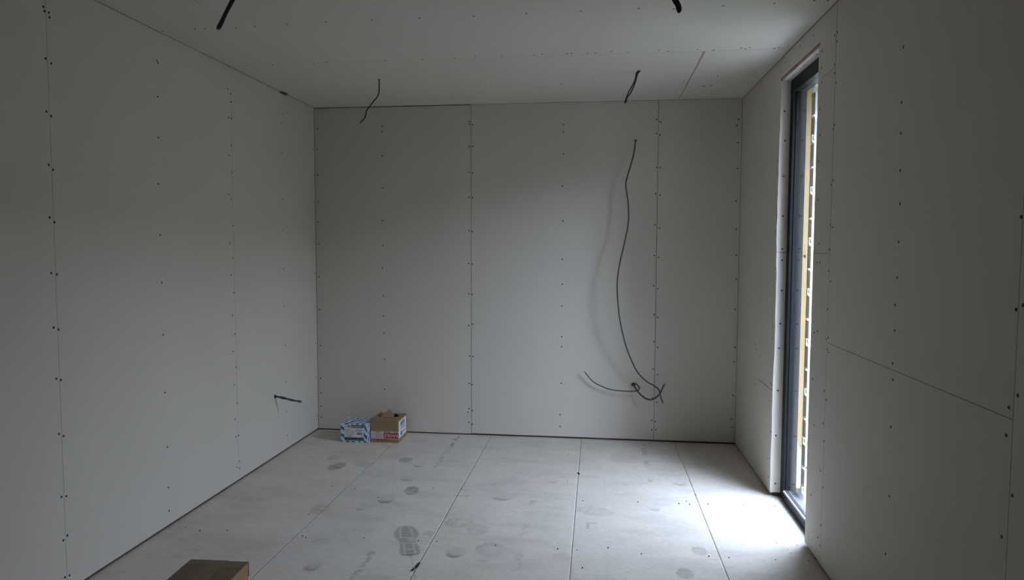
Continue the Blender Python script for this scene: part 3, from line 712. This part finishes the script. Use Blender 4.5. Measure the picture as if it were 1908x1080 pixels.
# sack on the grass bank
bm = bmesh.new(); bmesh.ops.create_icosphere(bm, subdivisions=4, radius=1.0)
rr = random.Random(8)
for v in bm.verts:
    p = v.co; k = 1 + .06 * math.sin(p.x * 7 + p.z * 5) + .04 * math.sin(p.y * 11)
    e = lambda c: math.copysign(abs(c) ** .65, c)
    v.co = Vector((e(p.x) * .20 * k * (1 - .35 * max(p.z, 0)), e(p.y) * .14 * k, .13 + e(p.z) * .135 * k))
    if v.co.z < .01: v.co.z = .01
sack = bm_obj('sack', bm, 'sack', smooth=True, loc=(3.92, 1.82, .33)); tag(sack, 'white woven sack slumped on the grass outside the window', 'sack')
tie = bmesh.new(); bmesh.ops.create_cone(tie, cap_ends=True, segments=12, radius1=.045, radius2=.07, depth=.08)
bmesh.ops.translate(tie, verts=tie.verts, vec=(0, 0, .29)); bm_obj('gathered_neck', tie, 'sack', sack)
# rafter tail of the roof edge and an offcut by the wall
roof = structure(empty('roof', (2.90, 0, 2.144)))
for k in range(10):
    y = .05 - k * .6
    box('rafter_tail', -.004, .44, y - .024, y + .024, 0, .142, 'pine', roof, bevel=.003)
box('roof_deck', -.004, .46, -5.9, .36, .142, .160, 'pine', roof)  # unseen overhang added above the rafter tails, its reach set to limit the daylight
box('fascia', .44, .46, -5.9, .36, -.03, .141, 'clad_brown', roof, bevel=.002)
box('roof_covering', -3.1, .48, -5.92, .38, .276, .292, 'stone', roof)
box('roof_covering', -.004, .48, -5.92, .38, .1605, .2755, 'stone', roof)
of = empty('timber_crate', (3.42, .12, -.145)); tag(of, 'small pale timber crate on the paving outside the window', 'crate')
for k in range(2): box('slat', -.20, .20, -.10, -.082, .012 + k * .105, .104 + k * .105, 'pine', of, bevel=.002); box('slat', -.20, .20, .082, .10, .012 + k * .105, .104 + k * .105, 'pine', of, bevel=.002)
for sx in (-.19, .19): box('corner_post', sx - .012, sx + .012, -.081, .081, 0, .212, 'pine', of, bevel=.002)
# concrete block low by the wall
# ------------------------------------------------------------------ cables
def catmull(P, sub=8):
    P = [np.array(p, float) for p in P]; P = [2 * P[0] - P[1]] + P + [2 * P[-1] - P[-2]]
    out = []
    for i in range(1, len(P) - 2):
        for k in range(sub):
            t = k / sub
            out.append(.5 * ((2 * P[i]) + (-P[i - 1] + P[i + 1]) * t + (2 * P[i - 1] - 5 * P[i] + 4 * P[i + 1] - P[i + 2]) * t * t + (-P[i - 1] + 3 * P[i] - 3 * P[i + 1] + P[i + 2]) * t ** 3))
    out.append(P[-2]); return out
def tube(name, P, r, mat, parent=None, origin=None, n=10, sub=8, r_end=None):
    pts = catmull(P, sub); o0 = np.array(origin if origin is not None else P[0], float)
    V, Fc = [], []; up = np.array([.3, .8, .52]); m = len(pts)
    for i, p in enumerate(pts):
        t = pts[min(i + 1, m - 1)] - pts[max(i - 1, 0)]; t /= np.linalg.norm(t)
        s = np.cross(t, up); s /= np.linalg.norm(s); up = np.cross(s, t)
        rr = r if r_end is None else r + (r_end - r) * i / (m - 1)
        for k in range(n):
            a = 2 * math.pi * k / n
            V.append(p - o0 + rr * (math.cos(a) * s + math.sin(a) * up))
    for i in range(m - 1):
        for k in range(n):
            j = (k + 1) % n; Fc.append((i * n + k, i * n + j, (i + 1) * n + j, (i + 1) * n + k))
    Fc.append(tuple(range(n - 1, -1, -1))); Fc.append(tuple((m - 1) * n + k for k in range(n)))
    return mesh_obj(name, V, Fc, mat, parent, smooth=True, loc=(tuple(o0) if parent is None else None))
def cut_end(P, r, parent, origin):
    a, b = np.array(P[-2], float), np.array(P[-1], float); d = (b - a) / np.linalg.norm(b - a)
    tube('cut_end', [b - d * .001, b + d * .003, b + d * .006], r * .55, 'copper', parent, origin, n=8, sub=2)
def hole_disc(name, plane_rot, loc, r, parent, origin):  # flat near-black disc painting the shade inside a drilled opening
    N = 14; v = [(0, 0, .0006)]; f = []
    rr = random.Random(int(r * 1e5))
    for k in range(N):
        a = 2 * math.pi * k / N; q = r * (1 + rr.uniform(-.15, .15)); v.append((q * math.cos(a), q * math.sin(a), .0006))
    f = [(0, 1 + k, 1 + (k + 1) % N) for k in range(N)]
    o = mesh_obj(name, v, f, 'hole', parent); o.location = Vector(loc) - Vector(origin); o.rotation_euler = plane_rot; return o

C = tube('electric_cable', LONG, .0045, 'cable'); cut_end(LONG, .0041, C, LONG[0]); hole_disc('drilled_hole', ROT['back'], (LONG[0][0], 0, LONG[0][2]), .0085, C, LONG[0])
tag(C, 'long dark grey cable hanging in a curve down the back wall', 'cable', 'wall cables')
C = tube('electric_cable', THICK, .0056, 'cable'); cut_end(THICK, .0056, C, THICK[0]); hole_disc('drilled_hole', ROT['back'], (THICK[0][0], 0, THICK[0][2]), .012, C, THICK[0])
tag(C, 'short thick grey cable curling up to the right, low on the back wall', 'cable', 'wall cables')
C = tube('electric_cable', THIN, .0036, 'cable'); cut_end(THIN, .0036, C, THIN[0])
tag(C, 'thin grey cable with a small loop reaching left, low on the back wall', 'cable', 'wall cables')
C = empty('electric_cable', LEFT[1])
off = np.array([0, .0, .0035])
P2 = [np.array(p) + off * (1 if i % 2 else -1) for i, p in enumerate(LEFT)]; P1 = [np.array(p) - off * (1 if i % 2 else -1) + np.array([0, .004, 0]) for i, p in enumerate(LEFT)]
for P in (P1, P2):
    st = tube('strand', P, .0044, 'cable', C, LEFT[1]); cut_end(P, .0044, st, LEFT[1])
hole_disc('drilled_hole', ROT['left'], (0, LEFT[1][1], LEFT[1][2]), .011, C, LEFT[1])
tag(C, 'short twin cable stub sticking out of the left wall', 'cable', 'wall cables')
C = tube('electric_cable', CEILA, .0033, 'cable_dark'); cut_end(CEILA, .0033, C, CEILA[0]); hole_disc('drilled_hole', ROT['ceiling'], (CEILA[1][0], CEILA[1][1], H), .009, C, CEILA[0])
tag(C, 'thin single wavy cable hanging from the ceiling near the back left corner', 'cable', 'ceiling cables')
C = empty('electric_cable', CEILB1[1])
for P in (CEILB1, CEILB2): st = tube('strand', P, .0036, 'cable_dark', C, CEILB1[1]); cut_end(P, .0036, st, CEILB1[1])
hole_disc('drilled_hole', ROT['ceiling'], (CEILB1[1][0], CEILB1[1][1], H), .010, C, CEILB1[1])
tag(C, 'twisted pair of dark cables hanging from the ceiling near the back wall, right of centre', 'cable', 'ceiling cables')
C = empty('electric_cable', CEILC1[0])
for P in (CEILC1, CEILC2): st = tube('strand', P, .0049, 'cable_dark', C, CEILC1[0]); cut_end(P, .0049, st, CEILC1[0])
tag(C, 'dark twin cable hanging at the top left of the picture, cut square at its end', 'cable', 'ceiling cables')
C = tube('electric_cable', CEILD, .0050, 'cable_dark', sub=10)
tag(C, 'dark cable doubled back in a rounded loop at the top right', 'cable', 'ceiling cables')

# ------------------------------------------------------------------ cartons
def text_mesh(name, s, size, mat, parent, loc, rot, ext=.0003):
    cu = bpy.data.curves.new(name, 'FONT'); cu.body = s; cu.size = size; cu.extrude = ext; cu.align_x = 'CENTER'; cu.align_y = 'CENTER'; cu.resolution_u = 3; cu.space_character = 1.0; cu.offset = .0006
    t = bpy.data.objects.new(name + '_tmp', cu); COL.objects.link(t)
    dg = bpy.context.evaluated_depsgraph_get(); dg.update()
    me = bpy.data.meshes.new_from_object(t.evaluated_get(dg)); bpy.data.objects.remove(t, do_unlink=True); bpy.data.curves.remove(cu)
    me.materials.clear(); me.materials.append(M[mat])
    o = bpy.data.objects.new(name, me); o.location = loc; o.rotation_euler = rot
    return link(o, parent)
def bars(name, rects, y, d, mat, parent):
    """flat print on a front face: rectangles (x0,x1,z0,z1) standing d proud of y"""
    bm = bmesh.new()
    for x0, x1, z0, z1 in rects: add_box(bm, x0, x1, y - d, y, z0, z1)
    o = bm_obj(name, bm, mat, parent)
    return stuff(o) if len(rects) > 1 else o
def pxr(x0, x1, y0, y1, s=25.7, ox=633, oy=785, p=286.0, left=634.7, bot=823.0):
    return ((ox + x0 / s - left) / p, (ox + x1 / s - left) / p, (bot - oy - y1 / s) / p, (bot - oy - y0 / s) / p)

# blue and white carton
ca = empty('printed_carton', (.263, -.272, 0))
tag(ca, 'small blue and white printed carton on the floor by the back wall', 'box', 'cartons by the back wall')
AW, AD, AH = .188, .155, .120
box('body', 0, AW, 0, AD, 0.0005, AH, 'carton', ca, bevel=.0015)
lid = box('lid_flap', .001, AW - .001, .001, AD - .001, AH, AH + .0016, 'carton', ca, bevel=.0006)
bm = bmesh.new(); add_prism(bm, [(.004, AD - .05, AH + .002), (.004, AD - .004, AH + .002), (.004, AD - .02, AH + .010)], [(.006, AD - .05, AH + .002), (.006, AD - .004, AH + .002), (.012, AD - .02, AH + .010)])
bm_obj('raised_edge', bm, 'white', lid)
lab = bars('label', [pxr(225, 1165, 130, 900)], 0, .0004, 'white', ca)
bars('side_strip', [pxr(1340, 1400, 120, 960)], 0, .0004, 'white', ca)
bars('black_panel', [pxr(548, 1150, 150, 280)], -.0004, .0003, 'ink', lab)
bars('black_panel', [pxr(235, 1165, 745, 880)], -.0004, .0003, 'ink', lab)
rr = random.Random(5)
gl = []; x = 575
while x < 1110:
    w = rr.choice((14, 18, 22)); gl.append(pxr(x, x + w, 192, 248)); x += w + rr.choice((7, 9, 22))
gl += [pxr(300 + i * 26, 318 + i * 26, 812 + rr.uniform(-4, 4), 830) for i in range(32) if i % 7 != 4]
bars('white_lettering', gl, -.0007, .0002, 'white', lab)
dk = []
x = 300
for w in (34, 34, 34, 34): dk.append(pxr(x + 70, x + 70 + w - 8, 185, 245)); x += 36
dk += [pxr(262, 278, 180, 240), pxr(278, 300, 215, 245)]
dk += [pxr(278 + i * 22, 294 + i * 22, 385, 408) for i in range(11)]
dk += [pxr(345 + i * 24, 363 + i * 24, 662, 692) for i in range(11)]
dk += [pxr(760 + i * 26, 778 + i * 26, 370, 400) for i in range(13)]
dk += [pxr(800, 835, 440, 470), pxr(930, 990, 455, 480), pxr(1010, 1030, 455, 478), pxr(1050, 1130, 690, 715), pxr(1010, 1035, 680, 710)]
x = 845
while x < 1105:
    w = rr.choice((8, 12, 18)); dk.append(pxr(x, x + w, 505, 610)); x += w + rr.choice((8, 10, 14))
bars('dark_lettering', dk, -.0004, .0003, 'ink', lab)
bars('small_print', [pxr(270 + i * 20, 286 + i * 20, y, y + 14) for y in (310, 450, 485, 520, 555, 590) for i in range(22) if rr.random() < .75], -.0004, .0002, 'inkgrey', lab)

# brown carton with a torn-open top
cb = empty('open_carton', (.4555, -.252, 0))
tag(cb, 'small brown carton with torn open top and upside-down red FRAGILE tape', 'box', 'cartons by the back wall')
BW, BD, BH = .184, .20, .143
bm = bmesh.new()
t = .004
add_box(bm, 0, BW, 0, t, .0005, BH, .0008); add_box(bm, 0, BW, BD - t, BD, .0005, BH, .0008)
add_box(bm, 0, t, t, BD - t, .0005, BH, .0008); add_box(bm, BW - t, BW, t, BD - t, .0005, BH, .0008)
add_box(bm, t, BW - t, t, BD - t, .0005, .005)
bm_obj('body', bm, 'card', cb)
# top panel with a torn oval opening
N = 28; oc = (.088, .112); rr = random.Random(2)
outer, inner = [], []
for k in range(N):
    a = 2 * math.pi * k / N
    c, s = math.cos(a), math.sin(a); sc = 1 / max(abs(c) / (BW / 2), abs(s) / (BD / 2))
    outer.append((BW / 2 + c * sc, BD / 2 + s * sc))
    jag = 1 + rr.uniform(-.05, .05)
    inner.append((oc[0] + .066 * c * jag, oc[1] + .058 * s * jag))
V, Fc = [], []
for z in (BH + .0032, BH + .0004):
    V += [(x, y, z) for x, y in outer] + [(x, y, z + (.002 if z > BH + .001 else 0)) for x, y in inner]
for k in range(N):
    j = (k + 1) % N
    Fc += [(k, j, N + j, N + k), (2 * N + j, 2 * N + k, 3 * N + k, 3 * N + j), (j, k, 2 * N + k, 2 * N + j), (N + k, N + j, 3 * N + j, 3 * N + k)]
top = mesh_obj('top_panel', V, Fc, 'card', cb)
bm = bmesh.new()
fl = [(.040, .062, BH + .006), (.138, .066, BH + .006), (.128, .088, BH + .022), (.105, .108, BH + .040), (.094, .118, BH + .048), (.080, .108, BH + .040), (.055, .084, BH + .020)]
add_prism(bm, fl, [(x, y + .003, z - .001) for x, y, z in fl]); bm_obj('torn_flap', bm, 'card', top)
bm = bmesh.new()
fl = [(.010, .105, BH + .003), (.012, .160, BH + .003), (.028, .15, BH + .024), (.024, .118, BH + .018)]
add_prism(bm, fl, [(x - .003, y, z) for x, y, z in fl]); bm_obj('torn_flap', bm, 'card', top)
bars('tape', [(0, BW, .024, .074)], 0, .0005, 'white_tape', cb)
red = bars('red_panel', [(.087, BW, .028, .064)], -.0005, .0003, 'red', cb)
text_mesh('lettering', 'RAGILE', .0285, 'white_tape', red, ((.087 + BW) / 2 + .001, -.0009, .0465), (math.pi / 2, math.pi, 0))
rr = random.Random(6)
bars('blue_lettering', [(.090 + i * .004, .0932 + i * .004, .0665, .0715) for i in range(10)] + [(.152 + i * .004, .1552 + i * .004, .0675, .0715) for i in range(7)] + [(.026 + i * .0042, .029 + i * .0042, .067, .0715) for i in range(9)], -.0005, .0003, 'inkblue', cb)
bars('pink_print', [(.026 + i * .005, .0298 + i * .005, z, z + .006) for z in (.031, .041, .052) for i in range(10) if rr.random() < .7], -.0005, .0003, 'pinkprint', cb)
bars('dark_lettering', [(.042 + i * .0046, .0455 + i * .0046, .0155, .0205) for i in range(18) if i % 6 != 4], 0, .0004, 'ink', cb)
bm = bmesh.new(); add_box(bm, BW - .030, BW - .0285, -.0004, 0, .075, .14); bm_obj('crease', bm, 'tape', cb)
bm = bmesh.new(); add_box(bm, BW, BW + .0005, .008, BD - .02, .026, .136); lb = bm_obj('label', bm, 'white', cb)
bm = bmesh.new(); y = .045
while y < BD - .06:
    w = rr.choice((.002, .003, .005)); add_box(bm, BW + .0005, BW + .0008, y, y + w, .098, .128); y += w + rr.choice((.002, .003))
for z in (.088, .081, .074):
    for i in range(14):
        if rr.random() < .8: add_box(bm, BW + .0005, BW + .0008, .045 + i * .0075, .050 + i * .0075, z, z + .0035)
add_box(bm, BW + .0005, BW + .0008, .05, .085, .036, .062); add_box(bm, BW + .0005, BW + .0008, .10, .15, .05, .056)
stuff(bm_obj('printing', bm, 'inkblue', lb))
for i, (z0, z1) in enumerate(((.095, .118),)):
    bm = bmesh.new(); add_box(bm, BW + .0002, BW + .0006, BD - .018, BD - .002, z0, z1); bm_obj('red_panel', bm, 'red', cb)

# near box at the lower edge
nb = empty('cardboard_box', (.797, -2.470, 0), .055)
tag(nb, 'closed brown cardboard box taped along its top, at the lower left edge of the picture', 'box')
NW, ND, NH = .190, .30, .25
box('body', -NW, 0, -ND, 0, .0005, NH, 'card', nb, bevel=.002)
box('top_flap', -NW - .001, -NW / 2 + .006, -ND, .001, NH, NH + .0035, 'card_dark', nb, bevel=.001)
fl = box('top_flap', -NW / 2 + .0075, .0005, -ND, -.002, NH, NH + .0025, 'card_dark', nb, bevel=.001)
box('tape', -NW / 2 - .018, -NW / 2 + .030, -ND, .0005, NH + .0036, NH + .0041, 'tape', nb)
bm = bmesh.new(); add_box(bm, -NW / 2 + .03, -.003, -.050, -.001, NH + .0026, NH + .003); bm_obj('tape', bm, 'tape', nb)
bm = bmesh.new(); add_box(bm, -NW + .002, -NW / 2 - .018, -.030, .001, NH + .0036, NH + .004); bm_obj('tape', bm, 'tape', nb)
bm = bmesh.new(); add_box(bm, -NW - .0012, .001, .0004, .001, NH - .045, NH + .002); bm_obj('tape', bm, 'tape', nb)

# ------------------------------------------------------------------ bits on the floor
def splinter(loc, L, w, rz, label):
    bm = bmesh.new()
    p = [(-L / 2, 0, 0), (-L * .2, -w / 2, 0), (L * .35, -w * .35, 0), (L / 2, w * .1, 0), (L * .1, w / 2, 0), (-L * .3, w * .35, 0)]
    add_prism(bm, p, [(x * .9, y * .7, .004) for x, y, z in p])
    o = bm_obj('wood_splinter', bm, 'debris', loc=loc); o.rotation_euler = (0, 0, rz)
    tag(o, label, 'splinter', 'splinters on the floor'); return o
splinter((1.8025, -.705, .0003), .034, .010, 1.9, 'dark wood splinter lying at the middle floor joint, nearer the back wall')
splinter((1.2005, -1.905, .0003), .060, .012, 1.5, 'larger dark wood splinter lying on the floor joint below the boot print')
splinter((1.192, -1.945, .0003), .022, .010, 1.2, 'smallest dark wood splinter, just in front of the larger one below the boot print')
bm = bmesh.new(); rr = random.Random(9)
for x, y in SPECKS:
    r = rr.uniform(.002, .004)
    add_prism(bm, [(x + r * math.cos(a), y + r * math.sin(a), .0001) for a in (0, 1.2, 2.5, 3.8, 5.1)], [(x + .6 * r * math.cos(a), y + .6 * r * math.sin(a), .0035) for a in (0, 1.2, 2.5, 3.8, 5.1)])
for k in range(160):
    x, y = rr.uniform(.05, 2.7), rr.uniform(-2.2, -.05); r = rr.uniform(.0008, .0018)
    add_prism(bm, [(x + r * math.cos(a), y + r * math.sin(a), .0001) for a in (0, 2.1, 4.2)], [(x + .5 * r * math.cos(a), y + .5 * r * math.sin(a), .0012) for a in (0, 2.1, 4.2)])
fd = stuff(bm_obj('floor_debris', bm, 'debris')); tag(fd, 'small dark crumbs scattered over the dusty floor', 'debris')
bm = bmesh.new()
for k in range(70):
    s = rr.random()
    if s < .6: x, y = rr.uniform(.004, .05) + rr.random() ** 3 * .2, rr.uniform(-2.3, -.05)
    else: x, y = W - rr.uniform(.0, .12), rr.uniform(-1.7, -.95)
    r = rr.uniform(.0015, .0035)
    add_prism(bm, [(x + r * math.cos(a), y + r * math.sin(a), .0001) for a in (0, 1.6, 3.1, 4.7)], [(x + .6 * r * math.cos(a), y + .6 * r * math.sin(a), .0025) for a in (0, 1.6, 3.1, 4.7)])
pd = stuff(bm_obj('plaster_crumbs', bm, 'board')); tag(pd, 'pale plaster crumbs along the foot of the walls', 'debris')
for o in bpy.data.objects:
    if '_poly' in o: del o['_poly']
